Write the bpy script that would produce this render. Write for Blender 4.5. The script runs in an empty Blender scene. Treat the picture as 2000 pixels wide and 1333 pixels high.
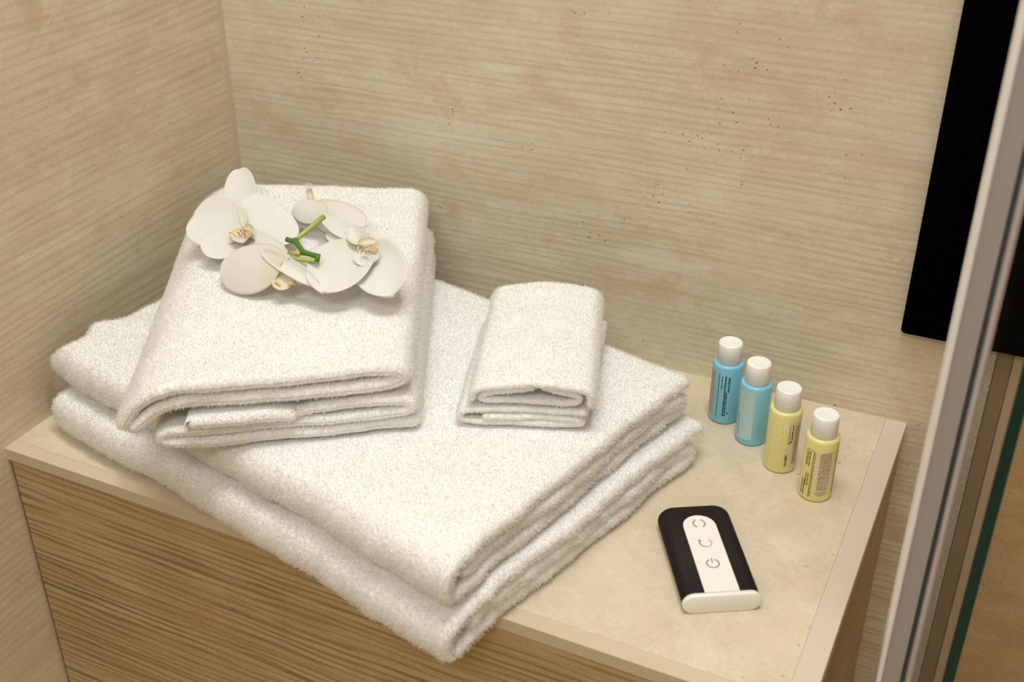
import bpy, bmesh, math, random
import numpy as np
from mathutils import Vector, Matrix
from mathutils.bvhtree import BVHTree

scene = bpy.context.scene
C = scene.collection
random.seed(7)
rng = np.random.default_rng(7)
PI = math.pi
H = 0.45                      # height of the bench top above the floor

# ------------------------------------------------------------------ camera
CAM = Vector((0.7574155, -0.9455423, 0.6109442 + H))
RIGHT = Vector((0.9049733, 0.4254678, 0.0006988))
DOWN = Vector((0.2179430, -0.4621547, -0.8596010))
FWD = Vector((-0.3654096, 0.7780683, -0.5109654))
FPX = 2346.91
cam_data = bpy.data.cameras.new('camera')
cam = bpy.data.objects.new('camera', cam_data)
C.objects.link(cam)
m = Matrix.Identity(4)
for i in range(3):
    m[i][0] = RIGHT[i]; m[i][1] = -DOWN[i]; m[i][2] = -FWD[i]; m[i][3] = CAM[i]
cam.matrix_world = m
cam_data.sensor_width = 36.0
cam_data.lens = FPX / 2000 * 36
cam_data.clip_start = 0.02
cam_data.dof.use_dof = True
cam_data.dof.focus_distance = 1.04
cam_data.dof.aperture_fstop = 7.5
scene.camera = cam

# ------------------------------------------------------------------ light
world = bpy.data.worlds.new('world'); scene.world = world
world.use_nodes = True
wb = world.node_tree.nodes['Background']
wb.inputs[0].default_value = (1.0, 0.96, 0.90, 1)
wb.inputs[1].default_value = 0.05

def area_lamp(name, loc, target, size, power, col):
    d = bpy.data.lights.new(name, 'AREA'); d.shape = 'DISK'; d.size = size
    d.energy = power; d.color = col
    o = bpy.data.objects.new(name, d); C.objects.link(o)
    o.location = loc
    o.rotation_euler = (Vector(target) - Vector(loc)).to_track_quat('-Z', 'Y').to_euler()
    return o
area_lamp('ceiling_downlight', (0.45, -0.58, 2.44), (0.52, -0.45, 0), 0.70, 10.5, (0.94, 0.968, 0.98))
area_lamp('ceiling_spot', (0.80, -0.42, 2.40), (0.75, -0.02, 0.75), 0.20, 8.0, (0.94, 0.968, 0.98))
area_lamp('ceiling_fill', (0.80, -1.90, 2.44), (0.70, -0.9, 0.3), 0.80, 20, (0.94, 0.968, 0.98))  # unseen soft fill, added to put more light on the walls

vs = scene.view_settings
vs.view_transform = 'Standard'; vs.look = 'None'; vs.gamma = 1.0
vs.use_curve_mapping = False
vs.exposure = 0.17
scene.cycles.diffuse_bounces = 4
scene.cycles.max_bounces = 8
scene.cycles.adaptive_threshold = 0.06

# ------------------------------------------------------------------ helpers
def at(u, v, z):
    """point where the sight line of photo pixel (u, v) meets the level z above the bench top"""
    d = RIGHT * ((u - 1000) / FPX) + DOWN * ((v - 666.5) / FPX) + FWD
    t = (z + H - CAM.z) / d.z
    return CAM + d * t

def tag(o, label=None, cat=None, group=None, kind=None):
    if label: o['label'] = label
    if cat: o['category'] = cat
    if group: o['group'] = group
    if kind: o['kind'] = kind
    return o

def empty(name, loc, rz=0.0):
    o = bpy.data.objects.new(name, None); C.objects.link(o)
    o.location = loc; o.rotation_euler = (0, 0, rz); o.empty_display_size = 0.02
    return o

def link_mesh(name, me, mat, parent=None, smooth=True):
    if smooth:
        me.polygons.foreach_set('use_smooth', [True] * len(me.polygons))
    if mat: me.materials.append(mat)
    o = bpy.data.objects.new(name, me); C.objects.link(o)
    if parent: o.parent = parent
    return o

def from_bm(name, bm, mat, parent=None, smooth=False):
    bmesh.ops.recalc_face_normals(bm, faces=bm.faces)
    me = bpy.data.meshes.new(name); bm.to_mesh(me); bm.free()
    return link_mesh(name, me, mat, parent, smooth)

def bm_prism(poly, z0, z1, bevel=0.0):
    """vertical prism over a plan polygon"""
    bm = bmesh.new()
    lo = [bm.verts.new((x, y, z0)) for x, y in poly]
    hi = [bm.verts.new((x, y, z1)) for x, y in poly]
    n = len(poly)
    bm.faces.new(lo[::-1]); bm.faces.new(hi)
    for i in range(n):
        bm.faces.new((lo[i], lo[(i + 1) % n], hi[(i + 1) % n], hi[i]))
    bmesh.ops.recalc_face_normals(bm, faces=bm.faces)
    if bevel:
        bmesh.ops.bevel(bm, geom=bm.edges[:], offset=bevel, segments=2, profile=0.5, affect='EDGES')
    return bm

def bm_box(x0, x1, y0, y1, z0, z1, bevel=0.0):
    return bm_prism([(x0, y0), (x1, y0), (x1, y1), (x0, y1)], z0, z1, bevel)

def lathe(profile, n=48):
    bm = bmesh.new()
    rings = []
    for r, z in profile:
        if r < 1e-6:
            rings.append([bm.verts.new((0, 0, z))])
        else:
            rings.append([bm.verts.new((r * math.cos(2 * PI * k / n), r * math.sin(2 * PI * k / n), z)) for k in range(n)])
    for a, b in zip(rings, rings[1:]):
        for k in range(n):
            k2 = (k + 1) % n
            if len(a) == 1 and len(b) > 1: bm.faces.new((a[0], b[k2], b[k]))
            elif len(b) == 1 and len(a) > 1: bm.faces.new((a[k], a[k2], b[0]))
            elif len(a) > 1: bm.faces.new((a[k], a[k2], b[k2], b[k]))
    return bm

def grid_mesh(name, V, quads):
    me = bpy.data.meshes.new(name)
    V = np.asarray(V, np.float32); Q = np.asarray(quads, np.int32)
    me.vertices.add(len(V)); me.vertices.foreach_set('co', V.ravel())
    me.loops.add(Q.size); me.loops.foreach_set('vertex_index', Q.ravel())
    me.polygons.add(len(Q)); me.polygons.foreach_set('loop_start', np.arange(len(Q), dtype=np.int32) * Q.shape[1])
    me.update(calc_edges=True); me.validate()
    return me

# ------------------------------------------------------------------ materials
def new_mat(name):
    mt = bpy.data.materials.new(name); mt.use_nodes = True
    nt = mt.node_tree
    return mt, nt, nt.nodes['Principled BSDF']

def plain(name, col, rough=0.5, metal=0.0, spec=0.5, trans=0.0, coat=0.0):
    mt, nt, b = new_mat(name)
    b.inputs['Base Color'].default_value = (*col, 1)
    b.inputs['Roughness'].default_value = rough
    b.inputs['Metallic'].default_value = metal
    b.inputs['Specular IOR Level'].default_value = spec
    b.inputs['Coat Weight'].default_value = coat
    if trans:
        b.inputs['Subsurface Weight'].default_value = trans
        b.inputs['Subsurface Radius'].default_value = (0.004, 0.004, 0.003)
        b.inputs['Subsurface Scale'].default_value = 1.0
    return mt

class NB:
    """small node builder"""
    def __init__(s, nt): s.nt = nt; s.n = nt.nodes; s.l = nt.links
    def node(s, t, **k):
        x = s.n.new(t)
        for a, v in k.items(): setattr(x, a, v)
        return x
    def link(s, a, b): s.l.new(a, b)
    def noise(s, vec, scale, detail=4, rough=0.55, dist=0.0):
        x = s.node('ShaderNodeTexNoise')
        x.inputs['Scale'].default_value = scale; x.inputs['Detail'].default_value = detail
        x.inputs['Roughness'].default_value = rough; x.inputs['Distortion'].default_value = dist
        s.link(vec, x.inputs['Vector']); return x.outputs['Fac']
    def ramp(s, fac, stops, interp='LINEAR'):
        x = s.node('ShaderNodeValToRGB'); cr = x.color_ramp; cr.interpolation = interp
        while len(cr.elements) < len(stops): cr.elements.new(0.5)
        for e, (p, c) in zip(cr.elements, stops):
            e.position = p; e.color = (*c, 1) if len(c) == 3 else c
        s.link(fac, x.inputs['Fac']); return x.outputs['Color']
    def mapping(s, vec, scale, loc=(0, 0, 0), rot=(0, 0, 0)):
        x = s.node('ShaderNodeMapping'); x.inputs['Scale'].default_value = scale
        x.inputs['Location'].default_value = loc; x.inputs['Rotation'].default_value = rot
        s.link(vec, x.inputs['Vector']); return x.outputs['Vector']
    def mix(s, fac, a, b, mode='MIX'):
        x = s.node('ShaderNodeMix', data_type='RGBA', blend_type=mode)
        for sock, v in ((x.inputs[0], fac), (x.inputs[6], a), (x.inputs[7], b)):
            if isinstance(v, (int, float)): sock.default_value = v
            elif isinstance(v, tuple): sock.default_value = (*v, 1)
            else: s.link(v, sock)
        return x.outputs[2]
    def math(s, op, a, b=0.0):
        x = s.node('ShaderNodeMath', operation=op)
        for sock, v in ((x.inputs[0], a), (x.inputs[1], b)):
            if isinstance(v, (int, float)): sock.default_value = v
            else: s.link(v, sock)
        return x.outputs[0]

def stone(name, light, mid, dark, red, along='x', streak=0.6, fine=1.0, pits=0.3, rough=0.42, cloud=0.5, seed=0.0, bump=0.15, chalk=0.35, fade=0.0, ruled=0, patch=0.55, streakdark=(0.30, 0.22, 0.13)):
    """travertine-look tile: horizontal sediment streaks, clouds, rusty patches and small pits"""
    mt, nt, b = new_mat(name); k = NB(nt)
    co = k.node('ShaderNodeTexCoord').outputs['Object']
    if along == 'x': st = (4.0, 4.0, 190 * fine); soft = (1.0, 1.0, 45 * fine)
    elif along == 'y': st = (4.0, 4.0, 190 * fine); soft = (1.0, 1.0, 45 * fine)
    else: st = (3, 3, 3); soft = (2, 2, 2)
    off = (seed, seed * 1.7, seed * 0.6)
    warp = k.noise(k.mapping(co, (2, 2, 2), off), 3, 2)
    s1 = k.noise(k.mapping(co, st, off), 1.0, 3, 0.55, 0.12)
    s2 = k.noise(k.mapping(co, soft, (seed * 2, 3, seed)), 1.0, 4, 0.6, 0.1)
    cl = k.noise(k.mapping(co, (1, 1, 1.4), off), 7, 6, 0.65, 0.3)
    cl2 = k.noise(k.mapping(co, (1, 1, 2.2), (5 + seed, 2, 1)), 16, 6, 0.7, 0.4)
    base = k.mix(k.ramp(cl, [(0.32, (0, 0, 0)), (0.68, (1, 1, 1))]), mid, light)
    base = k.mix(k.math('MULTIPLY', k.ramp(cl2, [(0.40, (0, 0, 0)), (0.70, (1, 1, 1))]), cloud), base, dark)
    sp = k.noise(k.mapping(co, (1, 1, 1.6), (2, seed, 8)), 38, 8, 0.75, 0.3)
    base = k.mix(k.math('MULTIPLY', k.ramp(sp, [(0.54, (0, 0, 0)), (0.70, (1, 1, 1))]), chalk), base, (0.80, 0.74, 0.63))
    sp2 = k.noise(k.mapping(co, (1, 1, 2.4), (6, 2, seed)), 13, 7, 0.72, 0.6)
    base = k.mix(k.math('MULTIPLY', k.ramp(sp2, [(0.52, (0, 0, 0)), (0.66, (1, 1, 1))]), chalk), base, (0.78, 0.71, 0.60))
    # streaks fade in and out with the clouds
    amt = k.math('MULTIPLY', k.ramp(warp, [(0.30, (0.45,) * 3), (0.65, (1, 1, 1))]), streak)
    if fade:
        sz = k.node('ShaderNodeSeparateXYZ'); k.link(co, sz.inputs[0])
        mr = k.node('ShaderNodeMapRange'); k.link(sz.outputs[2], mr.inputs[0])
        for i_, v_ in ((1, 0.45), (2, 0.95), (3, 1.0), (4, 1.0 - fade)): mr.inputs[i_].default_value = v_
        amt = k.math('MULTIPLY', amt, mr.outputs[0])
    if ruled:
        sz2 = k.node('ShaderNodeSeparateXYZ'); k.link(co, sz2.inputs[0])
        wob = k.noise(k.mapping(co, (3.0, 3.0, 26), (seed, 1, 4)), 1.0, 3, 0.6)
        phs = k.math('ADD', k.math('MULTIPLY', sz2.outputs[2], ruled), k.math('MULTIPLY', wob, 3.2))
        saw = k.math('ABSOLUTE', k.math('SUBTRACT', k.math('FRACT', phs), 0.5))
        wdt = k.noise(k.mapping(co, (9, 9, ruled), (2, seed, 6)), 1.0, 2, 0.5)
        ln = k.ramp(k.math('SUBTRACT', saw, k.math('MULTIPLY', k.math('SUBTRACT', wdt, 0.46), 0.9)), [(0.0, (1, 1, 1)), (0.10, (0.6,) * 3), (0.24, (0, 0, 0))])
    f1 = k.ramp(s1, [(0.34, (1, 1, 1)), (0.43, (0.5,) * 3), (0.50, (0, 0, 0))])
    if ruled:
        f1 = k.math('MAXIMUM', k.math('MULTIPLY', f1, 0.45), ln)
    f2 = k.ramp(s2, [(0.38, (1, 1, 1)), (0.58, (0, 0, 0))])
    base = k.mix(k.math('MULTIPLY', f1, amt), base, streakdark)
    base = k.mix(k.math('MULTIPLY', k.math('MULTIPLY', f2, amt), 0.55), base, dark)
    hl = k.ramp(s1, [(0.60, (0, 0, 0)), (0.74, (1, 1, 1))])
    base = k.mix(k.math('MULTIPLY', hl, k.math('MULTIPLY', amt, 0.35)), base, light)
    rp = k.noise(k.mapping(co, (1, 1, 2.0), (1 + seed, 7, 3)), 9, 5, 0.7, 0.5)
    base = k.mix(k.math('MULTIPLY', k.ramp(rp, [(0.54, (0, 0, 0)), (0.68, (1, 1, 1))]), patch), base, red)
    height = k.math('MULTIPLY', f1, k.math('MULTIPLY', amt, -1.0))
    if pits:
        vn = k.node('ShaderNodeTexVoronoi'); vn.inputs['Scale'].default_value = 150
        k.link(k.mapping(co, (1, 1, 1.3), off), vn.inputs['Vector'])
        area = k.ramp(k.noise(k.mapping(co, (1, 1, 1), (9 + seed - 0.20, 4, 2 - 0.13)), 6, 5, 0.7), [(0.51, (0, 0, 0)), (0.62, (1, 1, 1))])
        pit = k.math('MULTIPLY', k.ramp(vn.outputs['Distance'], [(0.13, (1, 1, 1)), (0.24, (0, 0, 0))]), area)
        keep = k.ramp(k.noise(k.mapping(co, (1, 1, 1), (3, 3 + seed, 3)), 45, 2), [(0.52, (0, 0, 0)), (0.56, (1, 1, 1))])
        pit = k.math('MULTIPLY', pit, keep)
        base = k.mix(k.math('MULTIPLY', pit, pits), base, (0.16, 0.10, 0.05))
        height = k.math('SUBTRACT', height, k.math('MULTIPLY', pit, 1.5))
    gr_ = k.noise(co, 330, 3, 0.7)
    base = k.mix(0.30, base, k.ramp(gr_, [(0.30, (0.30, 0.30, 0.30)), (0.70, (0.72, 0.72, 0.72))]), 'SOFT_LIGHT')
    k.link(base, b.inputs['Base Color'])
    bp_ = k.node('ShaderNodeBump'); bp_.inputs['Strength'].default_value = bump; bp_.inputs['Distance'].default_value = 0.001
    k.link(height, bp_.inputs['Height']); k.link(bp_.outputs[0], b.inputs['Normal'])
    b.inputs['Roughness'].default_value = rough
    b.inputs['Specular IOR Level'].default_value = 0.4
    return mt

M_wall_back = stone('back_wall_tile', (0.74, 0.68, 0.545), (0.65, 0.575, 0.43), (0.56, 0.465, 0.32), (0.58, 0.42, 0.29), 'x', 0.52, 1.0, 0.85, 0.40, 0.5, 2.3, chalk=0.60, fade=0.45, ruled=150, patch=0.75, streakdark=(0.45, 0.345, 0.22))
M_wall_left = stone('left_wall_tile', (0.72, 0.63, 0.475), (0.635, 0.545, 0.385), (0.55, 0.45, 0.295), (0.60, 0.43, 0.29), 'y', 0.50, 0.85, 0.4, 0.40, 0.4, 6.1, chalk=0.35, fade=0.25, ruled=120, patch=0.7, streakdark=(0.43, 0.33, 0.20))
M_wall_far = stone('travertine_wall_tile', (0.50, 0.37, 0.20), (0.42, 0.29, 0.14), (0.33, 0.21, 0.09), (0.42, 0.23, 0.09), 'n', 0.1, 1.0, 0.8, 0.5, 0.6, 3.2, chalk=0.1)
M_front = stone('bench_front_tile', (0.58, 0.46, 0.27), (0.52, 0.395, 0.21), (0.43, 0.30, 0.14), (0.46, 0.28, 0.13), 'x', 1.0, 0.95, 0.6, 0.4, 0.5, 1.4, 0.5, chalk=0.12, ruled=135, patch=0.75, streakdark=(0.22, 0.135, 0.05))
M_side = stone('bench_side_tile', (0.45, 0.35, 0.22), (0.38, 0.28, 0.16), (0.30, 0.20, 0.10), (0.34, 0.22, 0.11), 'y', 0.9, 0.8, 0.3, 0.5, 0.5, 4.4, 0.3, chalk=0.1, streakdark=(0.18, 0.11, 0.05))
M_top = stone('bench_top_travertine', (0.73, 0.645, 0.50), (0.655, 0.555, 0.395), (0.56, 0.465, 0.32), (0.58, 0.45, 0.31), 'n', 0.12, 1.0, 0.75, 0.6, 0.6, 8.6, 0.1, chalk=0.45)
M_trim = plain('edge_trim', (0.66, 0.57, 0.47), 0.38)
M_trim_front = plain('front_edge_trim', (0.62, 0.52, 0.37), 0.40)
M_grout = plain('grout', (0.50, 0.41, 0.29), 0.8)
M_joint = plain('dark_joint', (0.16, 0.09, 0.04), 0.9)
M_floor = stone('floor_tile', (0.52, 0.40, 0.24), (0.45, 0.33, 0.18), (0.36, 0.24, 0.12), (0.40, 0.25, 0.12), 'n', 0.1, 1, 0.6, 0.5, 0.5, 5.5)
M_ceiling = plain('ceiling_paint', (0.8, 0.78, 0.72), 0.9)

def towel_mat(name, base, translucent):
    mt, nt, b = new_mat(name); k = NB(nt)
    co = k.node('ShaderNodeTexCoord').outputs['Object']
    n = k.noise(co, 420, 3, 0.6)
    n2 = k.noise(co, 60, 4, 0.6)
    b.inputs['Base Color'].default_value = (*base, 1)
    b.inputs['Roughness'].default_value = 1.0
    b.inputs['Specular IOR Level'].default_value = 0.05
    bu = k.node('ShaderNodeBump'); bu.inputs['Strength'].default_value = 0.6; bu.inputs['Distance'].default_value = 0.002
    k.link(k.math('ADD', n, k.math('MULTIPLY', n2, 0.8)), bu.inputs['Height']); k.link(bu.outputs[0], b.inputs['Normal'])
    if translucent:
        tr = k.node('ShaderNodeBsdfTranslucent'); tr.inputs['Color'].default_value = (*base, 1)
        mx = k.node('ShaderNodeMixShader'); mx.inputs[0].default_value = translucent
        out = nt.nodes['Material Output']
        nt.links.remove(out.inputs['Surface'].links[0])
        k.link(b.outputs[0], mx.inputs[1]); k.link(tr.outputs[0], mx.inputs[2]); k.link(mx.outputs[0], out.inputs['Surface'])
        for l in list(b.inputs['Normal'].links): nt.links.remove(l)
    return mt
M_towel = towel_mat('terry_cloth', (0.90, 0.89, 0.87), 0)
M_pile = towel_mat('terry_pile', (0.965, 0.955, 0.94), 0.66)
M_hem = towel_mat('woven_hem', (0.88, 0.85, 0.79), 0)

# ------------------------------------------------------------------ the setting
BL, BR, FR, FL = at(493, 535, 0), at(1771, 827, 0), at(1577, 1411, 0), at(8, 876, 0)
ang = math.atan2(BR.y - BL.y, BR.x - BL.x)

def wall_y(x): return BL.y + (x - BL.x) * math.tan(ang)
ROOM_TOP = 2.5
# back wall: the streaked tile field and, past the shower door, the plain travertine field
JX = 0.762
def wall_slab(name, x0, x1, mat):
    poly = [(x0, wall_y(x0)), (x1, wall_y(x1)), (x1, wall_y(x1) + 0.05), (x0, wall_y(x0) + 0.05)]
    o = from_bm(name, bm_prism(poly, 0, ROOM_TOP), mat); tag(o, kind='structure'); return o
wb1 = wall_slab('wall_back', -0.05, JX, M_wall_back)
wb2 = wall_slab('wall_back', JX, 1.9, M_wall_far)
lw = from_bm('wall_left', bm_prism([(BL.x - 0.05, BL.y), (BL.x, BL.y), (FL.x, -2.2), (FL.x - 0.05, -2.2)], 0, ROOM_TOP), M_wall_left)
tag(lw, kind='structure')
fl = from_bm('floor', bm_box(-0.05, 1.9, -2.2, 0.05, -0.04, 0), M_floor); tag(fl, kind='structure')
cl_ = from_bm('ceiling', bm_box(-0.05, 1.95, -2.25, 0.05, ROOM_TOP, ROOM_TOP + 0.05), M_ceiling); tag(cl_, kind='structure')
wr = from_bm('wall_right', bm_box(1.9, 1.95, -2.25, 0.05, 0, ROOM_TOP), M_wall_left); tag(wr, kind='structure')
wf = from_bm('wall_front', bm_box(-0.05, 1.9, -2.25, -2.2, 0, ROOM_TOP), M_wall_left); tag(wf, kind='structure')
# light grout bead in the corner between the two walls
gr = from_bm('trim_1', bm_prism([(BL.x, BL.y), (BL.x, BL.y - 0.0035), (BL.x + 0.0015, BL.y - 0.002), (BL.x + 0.0035, BL.y)], H, ROOM_TOP), M_grout)
tag(gr, kind='structure')

# ------------------------------------------------------------------ the tiled bench
bench = tag(empty('tiled_bench', (0.35, -0.185, 0)), 'built-in bench with pale travertine top and brown streaked stone front carrying the towels', 'bench')
def bpart(name, bm, mat, smooth=False):
    o = from_bm(name, bm, mat, None, smooth)
    o.data.transform(Matrix.Translation(-Vector((0.35, -0.185, 0)))); o.parent = bench
    return o
TS, TR, TH = 0.0135, 0.018, 0.0115   # front strip, right strip, slab height
fdir = (FR - FL); fdir.z = 0; flen = fdir.length; fdir.normalize(); fn = Vector((-fdir.y, fdir.x, 0))
rdir = (BR - FR); rdir.z = 0; rdir.normalize(); rn = Vector((-rdir.y, rdir.x, 0))
def P2(v): return (v.x, v.y)
e = 0.00012
gFL = FL + fn * (TS + e); 
inFR = FR + fn * (TS + e) + rn * (TR + e)
inBR = BR + rn * (TR + e)
bpart('top_slab', bm_prism([P2(gFL), P2(inFR), P2(inBR), P2(BL)], H - TH, H, 0.0), M_top)
bpart('front_trim', bm_prism([P2(FL), P2(FR), P2(FR + fn * TS), P2(FL + fn * TS)], H - TH, H, 0.0002), M_trim_front)
bpart('side_trim', bm_prism([P2(FR + fn * (TS + e)), P2(BR), P2(BR + rn * TR), P2(FR + fn * (TS + e) + rn * TR)], H - TH, H, 0.0002), M_trim)
ins = 0.0012
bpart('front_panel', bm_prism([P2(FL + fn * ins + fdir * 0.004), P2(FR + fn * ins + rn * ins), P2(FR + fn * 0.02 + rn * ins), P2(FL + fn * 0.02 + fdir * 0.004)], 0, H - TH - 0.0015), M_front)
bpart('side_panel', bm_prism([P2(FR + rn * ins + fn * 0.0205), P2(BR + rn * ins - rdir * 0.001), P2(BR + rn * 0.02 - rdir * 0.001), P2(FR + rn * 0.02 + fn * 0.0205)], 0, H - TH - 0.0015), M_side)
bpart('joint', bm_prism([P2(FL + fn * 0.003), P2(FL + fn * 0.003 + fdir * 0.006), P2(FL + fn * 0.01 + fdir * 0.006), P2(FL + fn * 0.01)], 0, H - TH - 0.001), M_joint)
bpart('core', bm_prism([P2(FL + fn * 0.021 + fdir * 0.006), P2(FR + fn * 0.021 + rn * 0.021), P2(BR + rn * 0.021), P2(BL)], 0, H - TH - 0.0005), M_joint)

# ------------------------------------------------------------------ black wall panel
M_black = plain('matte_black', (0.0008, 0.0008, 0.0009), 0.7, 0, 0.0)
pz = 0.0945 + H
pan = tag(empty('wall_panel', (0.83, wall_y(0.83), pz)), 'flat black panel with rounded lower corner fixed to the tiled wall above the bottles', 'panel')
def rounded_rect_xz(x0, x1, z0, z1, r, n=6):
    pts = []
    for cx, cz, a0 in ((x0 + r, z0 + r, PI), (x1 - r, z0 + r, 1.5 * PI), (x1 - r, z1 - r, 0), (x0 + r, z1 - r, PI / 2)):
        for i in range(n + 1):
            a = a0 + PI / 2 * i / n
            pts.append((cx + r * math.cos(a), cz + r * math.sin(a)))
    return pts
def slab_xz(pts, y0, y1, bevel=0.0):
    bm = bmesh.new()
    a = [bm.verts.new((x, y0, z)) for x, z in pts]; b = [bm.verts.new((x, y1, z)) for x, z in pts]
    bm.faces.new(a); bm.faces.new(b[::-1])
    n = len(pts)
    for i in range(n): bm.faces.new((a[i], b[i], b[(i + 1) % n], a[(i + 1) % n]))
    return bm
pf = from_bm('face_plate', slab_xz(rounded_rect_xz(-0.149, 0.25, 0, 0.95, 0.004), -0.010, -0.003), M_black, pan)
pb = from_bm('back_plate', slab_xz(rounded_rect_xz(-0.1485, 0.249, 0.03, 0.949, 0.003), -0.003, 0.0), M_black, pan)
pan.rotation_euler.z = ang

# ------------------------------------------------------------------ shower door
D0 = 0.76
def at_depth(u, depth, v=1000):
    d = RIGHT * ((u - 1000) / FPX) + DOWN * ((v - 666.5) / FPX) + FWD
    p = CAM + d * depth; return Vector((p.x, p.y, 0))
o0 = at_depth(1782, D0)
dep = (o0 - Vector((CAM.x, CAM.y, 0))).normalized()
dep = Matrix.Rotation(math.radians(3), 3, 'Z') @ dep          # the profile is turned a touch away from us
lat = Vector((dep.y, -dep.x, 0))
mmpx = D0 / FPX
door = tag(empty('shower_door', o0), 'shower door with grey aluminium edge profile and green edged glass at the right', 'shower door')
M_alu_highlight = plain('aluminium_painted_highlight', (0.92, 0.91, 0.96), 0.35, 0.1)  # near-white base colour paints in the bright highlight along the aluminium edge
M_alu2 = plain('brushed_aluminium', (0.44, 0.415, 0.43), 0.5, 0.3)
M_bead = plain('lilac_grey_seal', (0.56, 0.49, 0.51), 0.4, 0.1)
M_groove = plain('dark_gasket', (0.06, 0.075, 0.07), 0.6)
M_green = plain('green_glass_edge', (0.003, 0.035, 0.026), 0.15, 0, 0.3)
def door_poly(pts): return [P2(lat * a * mmpx + dep * b) for a, b in pts]
Z0, Z1 = 0.0, 2.1
def dpart(name, pts, mat, bevel=0.0, z0=Z0, z1=Z1):
    return from_bm(name, bm_prism(door_poly(pts), z0, z1, bevel), mat, door)
dpart('edge_profile', [(0, 0.001), (2, 0), (10, 0), (12, 0.002), (12, 0.03), (0, 0.03)], M_alu_highlight, 0.0006)
dpart('face_profile', [(12, 0.003), (48, 0.003), (48, 0.03), (12, 0.03)], M_alu2)
dpart('gasket', [(48, 0.006), (57, 0.006), (57, 0.03), (48, 0.03)], M_groove)
dpart('seal', [(57, 0.004), (60, 0.001), (66, 0.0), (72, 0.003), (73, 0.03), (57, 0.03)], M_bead, 0.0008)
# glass pane runs from the seal towards the viewer, its polished near edge facing us
g1 = at_depth(1860, D0 + 0.03) - o0; g2 = at_depth(1924, D0 - 0.045) - o0
gd = (g2 - g1).normalized(); gn = Vector((gd.y, -gd.x, 0))
if gn.dot(lat) < 0: gn = -gn
gt = 24 * (D0 - 0.045) / FPX
mt, nt, b_ = new_mat('clear_glass'); k = NB(nt)
tr = k.node('ShaderNodeBsdfTransparent'); tr.inputs['Color'].default_value = (0.90, 0.90, 0.885, 1)
gl = k.node('ShaderNodeBsdfGlossy'); gl.inputs['Roughness'].default_value = 0.05
mx = k.node('ShaderNodeMixShader'); mx.inputs[0].default_value = 0.008
k.link(tr.outputs[0], mx.inputs[1]); k.link(gl.outputs[0], mx.inputs[2]); k.link(mx.outputs[0], nt.nodes['Material Output'].inputs['Surface'])
M_glass = mt
from_bm('glass_pane', bm_prism([P2(g1), P2(g2), P2(g2 + gn * gt), P2(g1 + gn * gt)], Z0 + 0.02, Z1), M_glass, door)
from_bm('polished_edge', bm_prism([P2(g2 + gd * 0.0002), P2(g2 + gd * 0.0012), P2(g2 + gd * 0.0012 + gn * gt), P2(g2 + gd * 0.0002 + gn * gt)], Z0 + 0.02, Z1), M_green, door)
# pale wall strip the door closes against
def strip(name, x0, x1, th, mat, z1=1.0 + H):
    poly = [(x0, wall_y(x0) - th), (x1, wall_y(x1) - th), (x1, wall_y(x1)), (x0, wall_y(x0))]
    o = from_bm(name, bm_prism(poly, 0, z1, 0.0008), mat); tag(o, kind='structure'); return o
mt, nt, b_ = new_mat('sanded_sealant'); k = NB(nt)
co = k.node('ShaderNodeTexCoord').outputs['Object']
k.link(k.ramp(k.noise(co, 700, 2), [(0.4, (0.36, 0.31, 0.25)), (0.65, (0.60, 0.54, 0.47))]), b_.inputs['Base Color']); b_.inputs['Roughness'].default_value = 0.6
strip('trim_2', 0.7535, 0.7600, 0.003, mt, pz - 0.001)
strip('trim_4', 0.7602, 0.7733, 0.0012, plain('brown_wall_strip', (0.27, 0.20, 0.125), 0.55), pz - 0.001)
strip('trim_3', 0.7735, 0.7850, 0.002, plain('beige_wall_strip', (0.50, 0.40, 0.29), 0.5), pz - 0.001)

# ------------------------------------------------------------------ towels
def chaikin(pts, it=3):
    p = np.array(pts, float)
    for _ in range(it):
        q = [p[0]]
        for a, b in zip(p, p[1:]):
            q += [a * 0.75 + b * 0.25, a * 0.25 + b * 0.75]
        q.append(p[-1]); p = np.array(q)
    return p
def resample(p, ds):
    L = np.r_[0, np.cumsum(np.linalg.norm(np.diff(p, axis=0), axis=1))]
    n = max(4, int(L[-1] / ds)); s = np.linspace(0, L[-1], n + 1)
    return np.c_[np.interp(s, L, p[:, 0]), np.interp(s, L, p[:, 1])], s
from mathutils import noise as mnoise
def smooth_noise(x, y, seed):
    """cheap smooth 2-D noise from a few incommensurate waves, about -1..1"""
    r = np.random.default_rng(seed); v = 0
    for f_, a in ((9, .5), (17, .3), (31, .22), (55, .13), (90, .07)):
        for _ in range(2):
            th = r.uniform(0, 2 * PI); ph = r.uniform(0, 2 * PI)
            v = v + a * 0.6 * np.sin(f_ * (x * math.cos(th) + y * math.sin(th)) * 2 * PI / 3 + ph)
    return v

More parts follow.
